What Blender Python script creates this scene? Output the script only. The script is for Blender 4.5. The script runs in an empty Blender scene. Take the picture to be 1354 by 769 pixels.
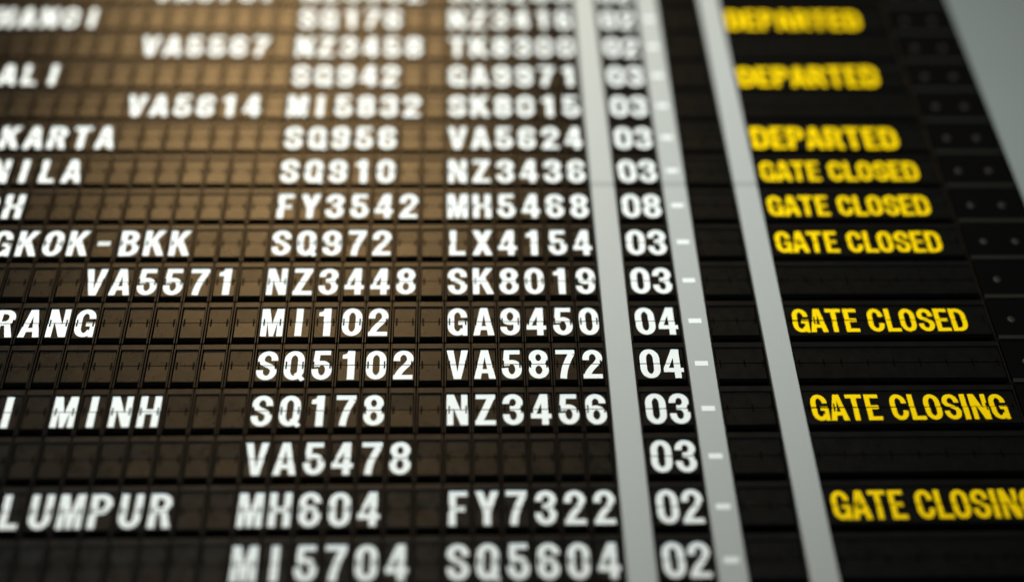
import bpy, bmesh, math, random
from mathutils import Vector, Matrix

random.seed(7)
R = math.radians
S = bpy.context.scene
COL = S.collection

# ------------------------------------------------------------------ units
U = 0.04                # width of one character position, metres
A = 2.1129              # row pitch in character widths
TOPZ = 3.80             # height of the hinge line of the topmost full row


def bx(c):              # board column -> world x
    return c * U


def bz(r):              # board row -> world z
    return TOPZ - r * A * U


# ------------------------------------------------------------------ camera
cam_d = bpy.data.cameras.new('camera')
cam = bpy.data.objects.new('camera', cam_d)
COL.objects.link(cam)
S.camera = cam
rx = Vector((0.99936044, -0.00312354, 0.03562251))      # board x seen by the lens
rd = Vector((0.02651083, 0.73324708, -0.67944528))      # board down
ri = Vector((-0.02399783, 0.67995511, 0.73286093))      # into the board
t = Vector((-2.574063, -12.768613, 66.95456))
cpos = Vector((-rx.dot(t) * U, -ri.dot(t) * U, TOPZ + rd.dot(t) * U))


def toworld(v):         # lens (x right, y down, z forward) -> world
    return Vector((rx.dot(v), ri.dot(v), -rd.dot(v)))


ax = toworld(Vector((1, 0, 0)))
ay = toworld(Vector((0, -1, 0)))
az = toworld(Vector((0, 0, -1)))
m = Matrix((ax, ay, az)).transposed().to_4x4()
m.translation = cpos
cam.matrix_world = m
cam_d.sensor_width = 36.0
cam_d.lens = 49.985
cam_d.clip_start = 0.05
cam_d.clip_end = 60
cam_d.dof.use_dof = True
cam_d.dof.focus_distance = (66.95456 - 1.4356 * 9.75) * U
cam_d.dof.aperture_fstop = 0.0500 / (2.35 * U)

# ------------------------------------------------------------------ light
world = bpy.data.worlds.new('World')
S.world = world
world.use_nodes = True
bg = world.node_tree.nodes['Background']
bg.inputs[0].default_value = (0.80, 0.95, 1.0, 1)
bg.inputs[1].default_value = 0.012


def area(name, loc, target, sx, sy, power, color, spread=180):
    d = bpy.data.lights.new(name, 'AREA')
    d.shape = 'RECTANGLE'
    d.size, d.size_y = sx, sy
    d.energy = power
    d.color = color
    d.spread = R(spread)
    o = bpy.data.objects.new(name, d)
    COL.objects.link(o)
    o.location = loc
    o.rotation_euler = (Vector(target) - Vector(loc)).to_track_quat('-Z', 'Y').to_euler()
    return o


# unseen soft key light added behind the camera, spread narrowed so lower rows dim
area('front_key_light', (-0.75, -3.4, 2.75), (-0.20, 0, 4.22), 2.0, 1.0, 49.5, (0.835, 0.97, 0.995), 75)
# warm ceiling lighting above and left of the board
area('warm_ceiling_light', (-0.58, -1.66, 5.70), (-0.5, -0.5, 3.6), 1.30, 1.42, 60, (1.0, 0.62, 0.26))

S.view_settings.view_transform = 'Standard'
S.view_settings.look = 'None'
S.view_settings.exposure = 0
S.view_settings.gamma = 1
S.view_settings.use_curve_mapping = False
S.render.engine = 'CYCLES'
S.cycles.use_denoising = True
S.cycles.max_bounces = 5


# ------------------------------------------------------------------ materials
def material(name, base, rough, spec=0.5, bump=0.0, bscale=900.0, vary=0.0, vscale=30.0,
             metallic=0.0, tone=None, rvary=0.0, speck=0.0):
    mt = bpy.data.materials.new(name)
    mt.use_nodes = True
    n, l = mt.node_tree.nodes, mt.node_tree.links
    b = n['Principled BSDF']
    b.inputs['Roughness'].default_value = rough
    b.inputs['Specular IOR Level'].default_value = spec
    b.inputs['Metallic'].default_value = metallic
    tc = n.new('ShaderNodeTexCoord')
    oi = n.new('ShaderNodeObjectInfo')
    add = n.new('ShaderNodeVectorMath')
    add.operation = 'ADD'
    sc = n.new('ShaderNodeVectorMath')
    sc.operation = 'SCALE'
    comb = n.new('ShaderNodeCombineXYZ')
    for i in range(3):
        l.new(oi.outputs['Random'], comb.inputs[i])
    l.new(comb.outputs[0], sc.inputs[0])
    sc.inputs['Scale'].default_value = 7.3
    l.new(tc.outputs['Object'], add.inputs[0])
    l.new(sc.outputs[0], add.inputs[1])
    nz = n.new('ShaderNodeTexNoise')
    nz.inputs['Scale'].default_value = vscale
    nz.inputs['Detail'].default_value = 5
    nz.inputs['Roughness'].default_value = 0.6
    l.new(add.outputs[0], nz.inputs['Vector'])
    mix = n.new('ShaderNodeMix')
    mix.data_type = 'RGBA'
    lo = [max(0, c * (1 - vary)) for c in base]
    hi = [min(1, c * (1 + vary)) for c in (tone or base)]
    mix.inputs['A'].default_value = (*lo, 1)
    mix.inputs['B'].default_value = (*hi, 1)
    l.new(nz.outputs['Fac'], mix.inputs['Factor'])
    out = mix.outputs['Result']
    if speck:
        sp = n.new('ShaderNodeTexNoise')
        sp.inputs['Scale'].default_value = 420
        sp.inputs['Detail'].default_value = 2
        l.new(add.outputs[0], sp.inputs['Vector'])
        mr = n.new('ShaderNodeMapRange')
        mr.inputs['From Min'].default_value = 0.70
        mr.inputs['From Max'].default_value = 0.78
        mr.inputs['To Max'].default_value = speck
        l.new(sp.outputs['Fac'], mr.inputs['Value'])
        m2 = n.new('ShaderNodeMix')
        m2.data_type = 'RGBA'
        m2.inputs['B'].default_value = (0.30, 0.28, 0.25, 1)
        l.new(out, m2.inputs['A'])
        l.new(mr.outputs[0], m2.inputs['Factor'])
        out = m2.outputs['Result']
    l.new(out, b.inputs['Base Color'])
    if rvary:
        mr = n.new('ShaderNodeMapRange')
        mr.inputs['From Min'].default_value = 0.3
        mr.inputs['From Max'].default_value = 0.7
        mr.inputs['To Min'].default_value = rough - rvary
        mr.inputs['To Max'].default_value = rough + rvary
        l.new(nz.outputs['Fac'], mr.inputs['Value'])
        l.new(mr.outputs[0], b.inputs['Roughness'])
    if bump:
        n2 = n.new('ShaderNodeTexNoise')
        n2.inputs['Scale'].default_value = bscale
        n2.inputs['Detail'].default_value = 3
        l.new(add.outputs[0], n2.inputs['Vector'])
        bp = n.new('ShaderNodeBump')
        bp.inputs['Strength'].default_value = bump
        bp.inputs['Distance'].default_value = 0.0004
        l.new(n2.outputs['Fac'], bp.inputs['Height'])
        l.new(bp.outputs[0], b.inputs['Normal'])
    return mt


M = dict(
    flap=material('black_flap_plastic', (0.0034, 0.0033, 0.0028), 0.29, 0.36, 0.30, 1500, 0.25, 60, rvary=0.03, speck=0.02),
    frame=material('black_frame_plastic', (0.0042, 0.0040, 0.0036), 0.31, 0.36, 0.30, 1200, 0.25, 40, rvary=0.03, speck=0.04),
    dark=material('matt_black_metal', (0.002, 0.002, 0.002), 0.8, 0.02, 0.1, 900, 0.2, 40),
    panel=material('matt_black_panel', (0.0012, 0.0012, 0.0014), 0.7, 0.04, 0.1, 900, 0.2, 30),
    ledge=material('dim_grey_ledge', (0.011, 0.011, 0.009), 0.5, 0.25, 0.1, 900, 0.2, 90),  # dim grey, paler than the end plate above it
    screw=material('dull_screw_head', (0.020, 0.020, 0.018), 0.5, 0.25, 0.2, 900, 0.3, 200),
    white=material('white_print', (0.75, 0.775, 0.775), 0.55, 0.25, 0.1, 1500, 0.06, 25),
    yellow=material('yellow_print', (0.97, 0.645, 0.0), 0.55, 0.10, 0.1, 1500, 0.06, 25),
    strip=material('grey_painted_strip', (0.36, 0.375, 0.37), 0.40, 0.5, 0.5, 1400, 0.05, 500, rvary=0.05, speck=0.12),
    joint=material('grey_joint_plate', (0.31, 0.325, 0.31), 0.5, 0.4, 0.4, 1400, 0.03, 300),
    wall=material('pale_grey_wall', (0.262, 0.305, 0.31), 0.8, 0.2, 0.3, 60, 0.05, 6),
)


# ------------------------------------------------------------------ mesh helpers
def box(bm, x0, x1, y0, y1, z0, z1, mi=0, bevel=0.0):
    vs = [bm.verts.new((x, y, z)) for x in (x0, x1) for y in (y0, y1) for z in (z0, z1)]
    idx = [(0, 1, 3, 2), (4, 6, 7, 5), (0, 4, 5, 1), (2, 3, 7, 6), (0, 2, 6, 4), (1, 5, 7, 3)]
    fs = [bm.faces.new([vs[i] for i in q]) for q in idx]
    for f in fs:
        f.material_index = mi
    if bevel:
        es = list({e for f in fs for e in f.edges})
        bmesh.ops.bevel(bm, geom=es, offset=bevel, segments=1, affect='EDGES', profile=0.5)


def finish(bm, name, mats):
    me = bpy.data.meshes.new(name)
    bmesh.ops.recalc_face_normals(bm, faces=[f for f in bm.faces if not f.tag])
    bm.to_mesh(me)
    bm.free()
    for k in mats:
        me.materials.append(M[k])
    return me


def obj(name, me, parent=None, loc=(0, 0, 0)):
    o = bpy.data.objects.new(name, me)
    COL.objects.link(o)
    o.location = loc
    if parent:
        o.parent = parent
    return o


def thing(name, label, cat, loc, group=None, me=None):
    o = bpy.data.objects.new(name, me)
    COL.objects.link(o)
    o.location = loc
    o['label'] = label
    o['category'] = cat
    o['kind'] = 'thing'
    if group:
        o['group'] = group
    return o


# ------------------------------------------------------------------ lettering
H = 1.385
ST, BR = 0.243, 0.207
XL, XR, XC = 0.1215, 0.6185, 0.37
YT, YB = H - BR / 2, BR / 2


def arc(cx, cy, rx_, ry_, a0, a1, n=None):
    n = n or max(5, int(abs(a1 - a0) / 9))
    return [(cx + rx_ * math.cos(R(a0 + (a1 - a0) * i / n)), cy + ry_ * math.sin(R(a0 + (a1 - a0) * i / n))) for i in range(n + 1)]


def bez(p0, p1, p2, p3, n=14):
    o = []
    for i in range(n + 1):
        u = i / n
        v = 1 - u
        o.append(tuple(v**3 * a + 3 * v * v * u * b + 3 * v * u * u * c + u**3 * d for a, b, c, d in zip(p0, p1, p2, p3)))
    return o


def stroke(pts, closed=False):
    """quads along a centre line; upright runs are thicker than level ones"""
    q = [pts[0]]
    for p in pts[1:]:
        if math.hypot(p[0] - q[-1][0], p[1] - q[-1][1]) > 1e-4:
            q.append(p)
    if closed and math.hypot(q[0][0] - q[-1][0], q[0][1] - q[-1][1]) < 1e-4:
        q.pop()
    n = len(q)
    L, Rr = [], []
    for i, p in enumerate(q):
        a = q[(i - 1) % n] if closed or i > 0 else p
        b = q[(i + 1) % n] if closed or i < n - 1 else p
        dx, dy = b[0] - a[0], b[1] - a[1]
        d = math.hypot(dx, dy) or 1
        dx, dy = dx / d, dy / d
        w = math.hypot(ST * dy, BR * dx) / 2
        L.append((p[0] - dy * w, p[1] + dx * w))
        Rr.append((p[0] + dy * w, p[1] - dx * w))
    out = []
    for i in range(n if closed else n - 1):
        j = (i + 1) % n
        out.append([L[i], L[j], Rr[j], Rr[i]])
    return out


def rect(x0, y0, x1, y1):
    return [[(x0, y0), (x1, y0), (x1, y1), (x0, y1)]]


def mir(polys, w):
    return [[(w - x, y) for x, y in p] for p in polys]


def loop(cx, cyt, cyb, rx_, rt, rb):
    return stroke(arc(cx, cyt, rx_, rt, 0, 180) + arc(cx, cyb, rx_, rb, 180, 360), True)


def glyph(c):
    """list of pieces (each a list of polygons that do not overlap) and the width"""
    h, s, b = H, ST, BR
    ra = 0.35
    ct, cb = YT - ra, YB + ra
    rxc = XR - XC
    if c in '0O':
        return [loop(XC, ct, cb, rxc, ra, ra)], 0.74
    if c == 'Q':
        return [loop(XC, ct, cb, rxc, ra, ra), [[(.38, .27), (.53, .40), (.80, .03), (.65, -.06)]]], 0.76
    if c == 'C':
        return [stroke([(XR, ct - .04)] + arc(XC, ct, rxc, ra, 0, 180) + arc(XC, cb, rxc, ra, 180, 360) + [(XR, cb + .06)])], 0.74
    if c == 'G':
        return [stroke([(XR, ct - .02)] + arc(XC, ct, rxc, ra, 0, 180) + arc(XC, cb, rxc, ra, 180, 340)),
                rect(.40, .54, .74, .735), rect(.565, 0, .74, .56)], 0.74
    if c == 'S':
        return [stroke([(XR, YT - .36)] + arc(XC, YT - .30, rxc, .30, 0, 180)
                       + bez((XL, YT - .30), (XL, .70), (XR, .74), (XR, YB + .31), 18)
                       + arc(XC, YB + .31, rxc, .31, 0, -180) + [(XL, YB + .37)])], 0.74
    if c == '1':
        return [rect(.19, 0, .455, h), [[(0, h - .38), (.19, h - .38), (.19, h - .015), (.15, h - .14), (0, h - .20)]]], 0.50
    if c == '2':
        return [stroke([(XL, YT - .40), (XL, YT - .34)] + arc(XC, YT - .32, rxc, .32, 180, 0)
                       + bez((XR, YT - .32), (XR, .74), (.22, .50), (.15, .12), 18)), rect(0.0, 0, .71, b)], 0.73
    if c == '3':
        return [stroke([(XL, YT - .33), (XL, YT - .27)] + arc(XC, YT - .27, rxc - .01, .27, 180, 0)[:]
                       + arc(XC, YT - .27, rxc - .01, .27, 0, -90) + [(.26, YT - .54)]),
                stroke([(.27, YB + .635), (XC, YB + .635)] + arc(XC, YB + .3175, rxc, .3175, 90, -180) + [(XL, YB + .37)])], 0.74
    if c == '4':
        return [rect(.39, 0, .63, h), rect(0, .285, .74, .485), [[(0, .47), (.185, .47), (.40, 1.0), (.40, h), (.355, h)]]], 0.74
    if c == '5':
        return [rect(.09, h - b, .68, h), [[(.09, h - .1), (.30, h - .1), (.27, .74), (.25, .64), (.03, .60)]],
                stroke(arc(XC + .005, .455, rxc, .35, 140, 0) + arc(XC + .005, .455, rxc, .347, 0, -180) + [(XL, .52)])], 0.74
    if c in '69':
        p = [stroke([(XR, YT - .325)] + arc(XC, YT - .31, rxc, .31, 0, 180) + [(XL, .42)]),
             stroke(arc(XC, YB + .325, rxc, .325, 0, 360), True)]
        if c == '9':
            p = [[[(.74 - x, h - y) for x, y in q] for q in pc] for pc in p]
        return p, 0.74
    if c == '7':
        return [rect(0, h - b, .71, h), stroke(bez((.585, h - b), (.48, .95), (.28, .55), (.25, 0.0), 10))], 0.71
    if c == '8':
        return [stroke(arc(XC, YT - .267, rxc - .02, .267, 0, 360), True), stroke(arc(XC, YB + .312, rxc, .312, 0, 360), True)], 0.74
    if c == 'A':
        l = [[(0, 0), (.245, 0), (.40, 1.06), (.40, h), (.265, h)]]
        return [l, mir(l, .80), rect(.18, .27, .62, .465)], 0.80
    if c == 'B':
        return [rect(0, 0, s, h), stroke([(.12, YT), (.34, YT)] + arc(.34, YT - .265, .24, .265, 90, -90) + [(.12, YT - .53)]),
                stroke([(.12, YB + .64), (.36, YB + .64)] + arc(.36, YB + .32, .26, .32, 90, -90) + [(.12, YB)])], 0.74
    if c == 'D':
        return [rect(0, 0, s, h), stroke([(.12, YT), (.33, YT)] + arc(.33, ct, XR - .33, ra, 90, 0) + arc(.33, cb, XR - .33, ra, 0, -90) + [(.12, YB)])], 0.74
    if c == 'E':
        return [rect(0, 0, s, h), rect(.1, h - b, .61, h), rect(.1, .60, .57, .80), rect(.1, 0, .62, b)], 0.62
    if c == 'F':
        return [rect(0, 0, s, h), rect(.1, h - b, .62, h), rect(.1, .56, .56, .765)], 0.62
    if c == 'H':
        return [rect(0, 0, s, h), rect(.74 - s, 0, .74, h), rect(.1, .59, .64, .80)], 0.74
    if c == 'I':
        return [rect(0, 0, s + .01, h)], s + .01
    if c == 'J':
        return [stroke([(XR, h), (XR, YB + .3)] + arc(XC, YB + .3, rxc, .3, 0, -180) + [(XL, .5)])], 0.74
    if c == 'K':
        return [rect(0, 0, s, h), [[(.22, .46), (.22, .80), (.50, h), (.78, h)]], [[(.30, .62), (.48, .90), (.81, 0), (.54, 0)]]], 0.80
    if c == 'L':
        return [rect(0, 0, s, h), rect(.1, 0, .62, b)], 0.62
    if c == 'M':
        d = [[(.12, h), (.275, h), (.415, .60), (.415, 0), (.335, 0)]]
        return [rect(0, 0, .225, h), rect(.605, 0, .83, h), d, mir(d, .83)], 0.83
    if c == 'N':
        return [rect(0, 0, .92 * s, h), rect(.75 - .92 * s, 0, .75, h), [[(.02, h), (.26, h), (.73, 0), (.49, 0)]]], 0.75
    if c == 'P':
        return [rect(0, 0, s, h), stroke([(.12, YT), (.36, YT)] + arc(.36, YT - .305, .25, .305, 90, -90) + [(.12, YT - .61)])], 0.74
    if c == 'R':
        return [rect(0, 0, s, h), stroke([(.12, YT), (.36, YT)] + arc(.36, YT - .29, .25, .29, 90, -90) + [(.12, YT - .58)]),
                [[(.36, .66), (.58, .66), (.76, 0), (.50, 0)]]], 0.76
    if c == 'T':
        return [rect(0, h - b, .72, h), rect(.36 - s / 2, 0, .36 + s / 2, h - b / 2)], 0.72
    if c == 'U':
        return [stroke([(XL, h), (XL, cb)] + arc(XC, cb, rxc, ra, 180, 360) + [(XR, h)])], 0.74
    if c == 'V':
        l = [[(0, h), (.255, h), (.40, .33), (.40, 0), (.265, 0)]]
        return [l, mir(l, .80)], 0.80
    if c == 'X':
        return [[[(0, h), (.27, h), (.80, 0), (.53, 0)]], [[(0, 0), (.27, 0), (.80, h), (.53, h)]]], 0.80
    if c == 'Y':
        return [rect(.40 - s / 2, 0, .40 + s / 2, .60), [[(0, h), (.265, h), (.40, .90), (.40, .50), (.275, .52)]],
                mir([[(0, h), (.265, h), (.40, .90), (.40, .50), (.275, .52)]], .80)], 0.80
    if c == 'Z':
        return [rect(.02, h - b, .72, h), rect(0, 0, .73, b), [[(.0, b * .6), (.27, b * .6), (.72, h - b * .6), (.45, h - b * .6)]]], 0.73
    if c == '-':
        return [rect(0, .575, .50, .79)], 0.50
    return [], 0.5


KERN = {'GA': -.06, 'AT': -.10, 'LO': -.07, 'PA': -.07, 'AR': -.02, 'RT': -.03, 'TE': .02, 'SE': -.02, 'IN': .045}


def layout(text, gap, space, sx, weight=(0.243, 0.207)):
    """pieces of a whole word set in proportional spacing, x from 0"""
    global ST, BR
    keep, (ST, BR) = (ST, BR), weight
    out, x = [], 0.0
    for i, c in enumerate(text):
        if c == ' ':
            x += space
            continue
        ps, w = glyph(c)
        for p in ps:
            out.append([[((x + px) * sx, py) for px, py in q] for q in p])
        k = KERN.get(text[i:i + 2], 0)
        x += w + gap + k
    ST, BR = keep
    return out, (x - gap) * sx


def print_on(bm, pieces, ox, sc, half, y, gap, mi):
    """lay the print on the face of a flap half (half=1 upper, -1 lower), units of U"""
    for k, piece in enumerate(pieces):
        t_ = bmesh.new()
        for q in piece:
            vs = [t_.verts.new(((px * sc + ox), 0, (py - H / 2) * sc)) for px, py in q]
            try:
                t_.faces.new(vs)
            except ValueError:
                pass
        g = gap * half
        geom = t_.verts[:] + t_.edges[:] + t_.faces[:]
        bmesh.ops.bisect_plane(t_, geom=geom, plane_co=(0, 0, g), plane_no=(0, 0, -half),
                               clear_outer=True, clear_inner=False, dist=1e-6)
        mp = {}
        for v in t_.verts:
            mp[v] = bm.verts.new((v.co.x * U, (y - 0.0005 * (k + 1)) * U, v.co.z * U))
        for f in t_.faces:
            nf = bm.faces.new([mp[v] for v in f.verts])
            nf.normal_update()
            if nf.normal.y > 0:
                nf.normal_flip()
            nf.material_index = mi
            nf.tag = True
        t_.free()


# ------------------------------------------------------------------ split-flap units
# depths measured into the board (y), in U: the flap faces lie at y = 0
FD = 0.072              # the frame stands this much proud of the flaps
HG = 0.018              # half the slit between upper and lower flap
FTOP, FBOT = 0.735, -0.742
cache = {}


def flap_mesh(w, text, half, ticks, style):
    key = (w, text, half, style)
    if key in cache:
        return cache[key]
    bm = bmesh.new()
    x0, x1 = -w / 2 + .110, w / 2 - .110
    z0, z1 = (HG, FTOP) if half > 0 else (FBOT, -HG)
    box(bm, x0 * U, x1 * U, 0, .022 * U, z0 * U, z1 * U, 0)
    if text.strip():
        if style == 'cell':
            ps, gw = glyph(text)
            print_on(bm, ps, -gw / 2, 1.0, half, -.001, HG, 1)
        elif style == 'gate':
            for c, cx in zip(text, (-.385, .475)):
                ps, gw = glyph(c)
                print_on(bm, ps, cx - gw / 2, 1.0, half, -.001, HG, 1)
        else:
            if text == 'DEPARTED':
                ps, tw = layout(text, .105, .3, 1.0)
                print_on(bm, ps, -w / 2 + .24, 1.0, half, -.001, HG, 1)
            else:
                ps, tw = layout(text, .10, .36, .985, (.225, .20))
                print_on(bm, ps, -w / 2 + .32, .845, half, -.001, HG, 1)
    me = finish(bm, 'upper_flap' if half > 0 else 'lower_flap', ['flap', 'yellow' if style == 'status' else 'white'])
    cache[key] = me
    return me


def frame_mesh(w, ticks, depth=.62):
    key = ('frame', w)
    if key in cache:
        return cache[key]
    bm = bmesh.new()
    f, k = -FD, depth
    o = w / 2 - .024          # outer edge, leaves the slit to the next unit
    i = w / 2 - .070
    zt, zb = 0.98, -1.078
    g = lambda x0, x1, y0, y1, z0, z1, mi=0, bv=.008: box(bm, x0 * U, x1 * U, y0 * U, y1 * U, z0 * U, z1 * U, mi, bv * U)
    # side cheeks, head bar and sunken back with the sill below the flaps
    g(-o, -i, f, k, zb, zt)
    g(i, o, f, k, zb, zt)
    g(-i + .001, i - .001, f + .002, f + .030, .735, zt - .002)
    g(-i + .001, i - .001, .06, k - .06, .80, zt - .01, 1, 0)
    g(-i + .001, i - .001, k - .05, k - .002, zb + .01, .71, 1, 0)
    g(-i + .001, i - .001, .10, k - .06, zb + .005, zb + .06, 1, 0)
    # remaining leaves of the drum, seen as thin edges below the lower flap
    for n_ in range(3):
        g(-i + .02, i - .02, .05 + .05 * n_, .062 + .05 * n_, FBOT - .03 - .012 * n_, -.05, 1, 0)
    # hinge pins
    for tx in ticks:
        for z0, z1 in ((.022, .165), (-.165, -.028)):
            box(bm, (tx - .026) * U, (tx + .026) * U, -.030 * U, .0 * U, z0 * U, z1 * U, 1)
    me = finish(bm, 'flap_unit', ['frame', 'dark'])
    cache[key] = me
    return me


TICKS = {1: (-.305, .305), 2: (-.80, .80), 2.01: (-.77, .14, .83),
         8: tuple(x - 16.5 for x in (12.746, 13.665, 14.322, 15.322, 16.305, 17.306, 18.30, 19.28, 20.24))}


def unit(parent, cx, w, text, style, label=None, tk=None):
    tk = tk or w
    u_ = obj('flap_unit', frame_mesh(tk if tk != 2.01 else 2.01, TICKS[tk]) if tk != 2.01 else frame_mesh(2.01, TICKS[2.01]),
             parent, (cx * U, 0, 0))
    if label:
        u_['label'] = label
    for half, nm in ((1, 'upper_flap'), (-1, 'lower_flap')):
        o = obj(nm, flap_mesh(w, text, half, None, style), u_)
        a = random.gauss(0, .42) + (-.25 if half > 0 else .75)
        # turns about the hinge line: a lower leaf leans out at its foot
        o.rotation_euler = (R(-a) if half > 0 else R(-a), 0, R(random.gauss(0, .25)))
        o.location = (random.gauss(0, .006) * U, -.004 * U, 0)
    return u_


ROWS = [  # destination text with its first position, left number, right number, gate, status
    (-1, 'VA5707', -14, 'NZ3502', 'SK8263', '02', ''),
    (0, 'HANOI', -21, 'SQ176', 'NZ3416', '02', 'DEPARTED'),
    (1, 'VA5567', -14, 'NZ3458', 'TK8300', '02', ''),
    (2, 'DENPASAR-BALI', -30, 'SQ942', 'GA9971', '03', 'DEPARTED'),
    (3, 'VA5614', -14, 'MI5832', 'SK8015', '03', ''),
    (4, 'JAKARTA', -21, 'SQ956', 'VA5624', '03', 'DEPARTED'),
    (5, 'MANILA', -21, 'SQ910', 'NZ3436', '03', 'GATE CLOSED'),
    (6, 'IPOH', -21, 'FY3542', 'MH5468', '08', 'GATE CLOSED'),
    (7, 'BANGKOK-BKK', -21, 'SQ972', 'LX4154', '03', 'GATE CLOSED'),
    (8, 'VA5571', -14, 'NZ3448', 'SK8019', '03', ''),
    (9, 'SEMARANG', -21, 'MI102', 'GA9450', '04', 'GATE CLOSED'),
    (10, '', -21, 'SQ5102', 'VA5872', '04', ''),
    (11, 'HO CHI MINH', -21, 'SQ178', 'NZ3456', '03', 'GATE CLOSING'),
    (12, '', -21, 'VA5478', '', '03', ''),
    (13, 'KUALA LUMPUR', -21, 'MH604', 'FY7322', '02', 'GATE CLOSING'),
    (14, '', -21, 'MI5704', 'SQ5604', '02', ''),
]
# first position that the frame of the photograph still reaches, row by row
FIRST = {-1: -22, 0: -22, 1: -22, 2: -21, 3: -21, 4: -20, 5: -20, 6: -19, 7: -19, 8: -18, 9: -18, 10: -18,
         11: -17, 12: -17, 13: -16, 14: -16}


def cellfield(name, label, cat, group, r, c0, c1, text, start):
    t_ = thing(name, label, cat, (bx(c0), 0, bz(r)), group)
    for c in range(c0, c1 + 1):
        ch = text[c - start] if 0 <= c - start < len(text) else ' '
        kind = 'digit' if ch.isdigit() else ('hyphen' if ch == '-' else 'letter')
        lab = None if ch == ' ' else ('split-flap unit showing a white %s %s' % (kind, ch) if ch != '-' else 'split-flap unit showing a white hyphen')
        unit(t_, c - c0, 1, ch, 'cell', lab)
    return t_


# the letters of each destination that stand inside the picture
VISIBLE = {0: 'HANOI', 2: 'ALI', 4: 'KARTA', 5: 'NILA', 6: 'H', 7: 'GKOK-BKK', 9: 'RANG', 11: 'I MINH', 13: 'LUMPUR'}

for r, dest, ds, left, right, gate, stat in ROWS:
    f = FIRST[r]
    line = ('in the line of flight number %s' % left) if r >= 0 else 'in the topmost, cut-off row'
    if r < 0:
        dl = 'black split-flap destination display in the topmost row, only the feet of white characters in view'
    elif dest.startswith('VA'):
        dl = 'black split-flap display showing white %s, left of flight number %s' % (dest, left)
    elif dest:
        dl = 'black split-flap destination display ending in white letters %s, left of %s' % (VISIBLE[r], left)
    else:
        dl = 'blank black destination display directly left of white flight number %s' % left
    ll = ('black split-flap display showing white flight number %s in the left number column' % left) if r >= 0 else \
        'black split-flap flight number display %s, left number column' % line
    if not right:
        rl = 'blank black flight number display beside the first grey strip, right of %s' % left
    elif r >= 2:
        rl = 'black split-flap display showing white flight number %s beside the first grey strip' % right
    elif r >= 0:
        rl = 'black split-flap display with a strongly blurred white flight number, right of %s' % left
    else:
        rl = 'black split-flap flight number display %s, beside the first grey strip' % line
    cellfield('destination_display', dl, 'split-flap display', 'destination displays of the board', r, f, -8, dest, ds)
    cellfield('flight_number_display', ll, 'split-flap display', 'left column of flight number displays', r, -7, -1, left, -7)
    cellfield('flight_number_display', rl, 'split-flap display', 'right column of flight number displays', r, 0, 5, right, 0)
    g_ = thing('gate_display', ('black wide flap with white digits %s %s' % (gate, line)) if r >= 0 else 'black wide digit flap ' + line, 'split-flap display',
               (bx(7.54), 0, bz(r)), 'gate displays between the grey strips')
    unit(g_, 0, 2, gate, 'gate')
    b_ = thing('blank_display', 'blank black wide flap between two grey strips, ' + line, 'split-flap display',
               (bx(10.545), 0, bz(r)), 'blank displays between the grey strips')
    unit(b_, 0, 2, '', 'gate', tk=2.01)
    near = line
    s_ = thing('status_display', ('long black flap reading yellow %s %s' % (stat, near)) if stat else
               'long blank black status flap %s' % near, 'split-flap display', (bx(16.5), 0, bz(r)), 'status displays of the board')
    unit(s_, 0, 8, stat, 'status')
    # blind panel at the right end of the row
    bm = bmesh.new()
    box(bm, -1.44 * U, 1.46 * U, -.02 * U, .30 * U, -.80 * U, 1.03 * U, 0, .01 * U)
    e_ = thing('end_plate', 'plain black end panel with two dull screw heads, ' + line, 'panel',
               (bx(22.02), 0, bz(r)), 'black blind panels at the end of the rows', finish(bm, 'end_plate', ['panel']))
    bm = bmesh.new()
    box(bm, -1.42 * U, 1.46 * U, -.05 * U, .30 * U, -1.0 * U, -.815 * U, 0, .01 * U)
    obj('ledge', finish(bm, 'ledge', ['ledge']), e_)
    for sx in (-.70, .61):
        bm = bmesh.new()
        bmesh.ops.create_uvsphere(bm, u_segments=16, v_segments=8, radius=.155 * U)
        for v in bm.verts:
            v.co.y *= .42
        bmesh.ops.bisect_plane(bm, geom=bm.verts[:] + bm.edges[:] + bm.faces[:], plane_co=(0, 0.0, 0), plane_no=(0, 1, 0), clear_outer=True)
        for fc in bm.faces:
            fc.smooth = True
        box(bm, -.10 * U, .10 * U, -.069 * U, -.060 * U, -.012 * U, .012 * U, 1)
        obj('screw', finish(bm, 'screw', ['screw', 'dark']), e_, (sx * U, -.021 * U, 0))

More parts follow.
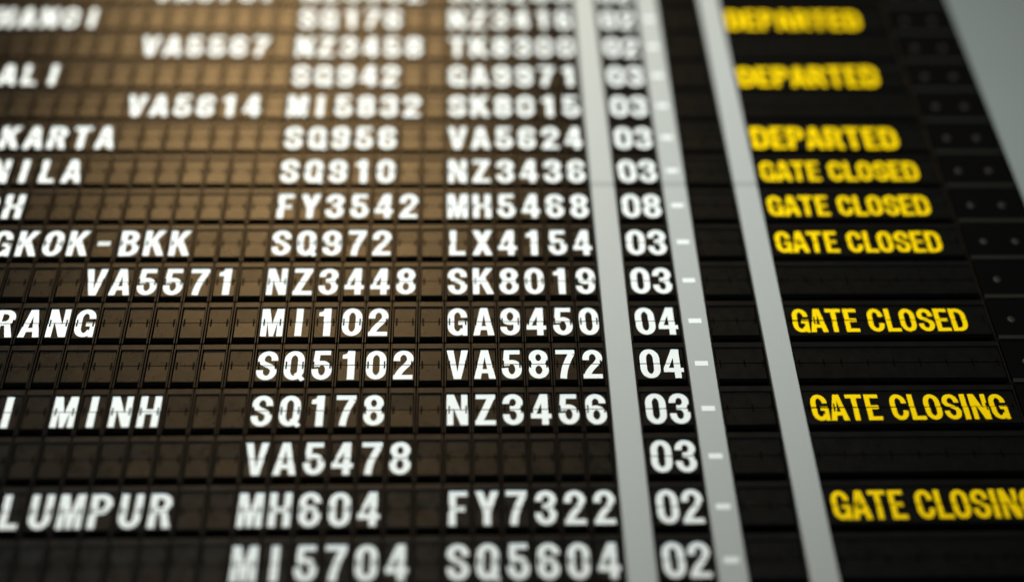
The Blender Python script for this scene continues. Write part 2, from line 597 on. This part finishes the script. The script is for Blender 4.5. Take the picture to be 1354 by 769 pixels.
# ------------------------------------------------------------------ grey divider strips
strips = [(5.555, 6.535, 'leftmost grey metal strip, between the right flight numbers and the gate digits'),
          (8.555, 9.53, 'middle grey metal strip carrying a white dash in every row'),
          (11.565, 12.53, 'rightmost grey metal strip, just left of the yellow status texts')]
for k, (x0, x1, lab) in enumerate(strips):
    w = (x1 - x0) / 2
    t_ = thing('divider_strip', lab, 'metal strip', (bx((x0 + x1) / 2), 0, bz(14.7)), 'grey divider strips of the board')
    for z0, z1 in ((-1.0, 9.17 * A), (9.30 * A, 16.6 * A)):
        bm = bmesh.new()
        box(bm, -w * U, w * U, -.13 * U, .30 * U, z0 * U, z1 * U, 0, .02 * U)
        obj('strip_length', finish(bm, 'strip_length', ['strip']), t_)
    bm = bmesh.new()
    box(bm, (-w + .01) * U, (w - .01) * U, -.10 * U, .25 * U, (9.17 * A + .005) * U, (9.30 * A - .005) * U, 0, .01 * U)
    obj('joint_plate', finish(bm, 'joint_plate', ['joint']), t_)
    if k == 1:
        if 'dash' not in cache:
            bm = bmesh.new()
            box(bm, -.245 * U, .245 * U, 0, .012 * U, -.115 * U, .115 * U, 0)
            cache['dash'] = finish(bm, 'dash_mark', ['white'])
        for r in range(-1, 15):
            obj('dash_mark', cache['dash'], t_, (0, -.142 * U, (bz(r) - bz(14.7)) - .11 * U))

# ------------------------------------------------------------------ casing behind the units
bm = bmesh.new()
box(bm, bx(-23.2), bx(23.52), .66 * U, 4.2 * U, 0, bz(-1.7) - bz(14.7), 0, .05 * U)
case = thing('board_casing', 'black casing of the departure board that carries all rows and strips', 'casing',
             (0, 0, bz(14.7)), None, finish(bm, 'board_casing', ['panel']))
bm = bmesh.new()
box(bm, bx(23.49), bx(23.60), -.10 * U, .655 * U, 0, bz(-1.7) - bz(14.7), 0, .02 * U)
obj('edge_trim', finish(bm, 'edge_trim', ['dark']), case)

# ------------------------------------------------------------------ wall behind the board
bm = bmesh.new()
box(bm, -6, 7, .9, 1.05, 0, 9, 0)
wl = obj('wall', finish(bm, 'wall', ['wall']))
wl['kind'] = 'structure'
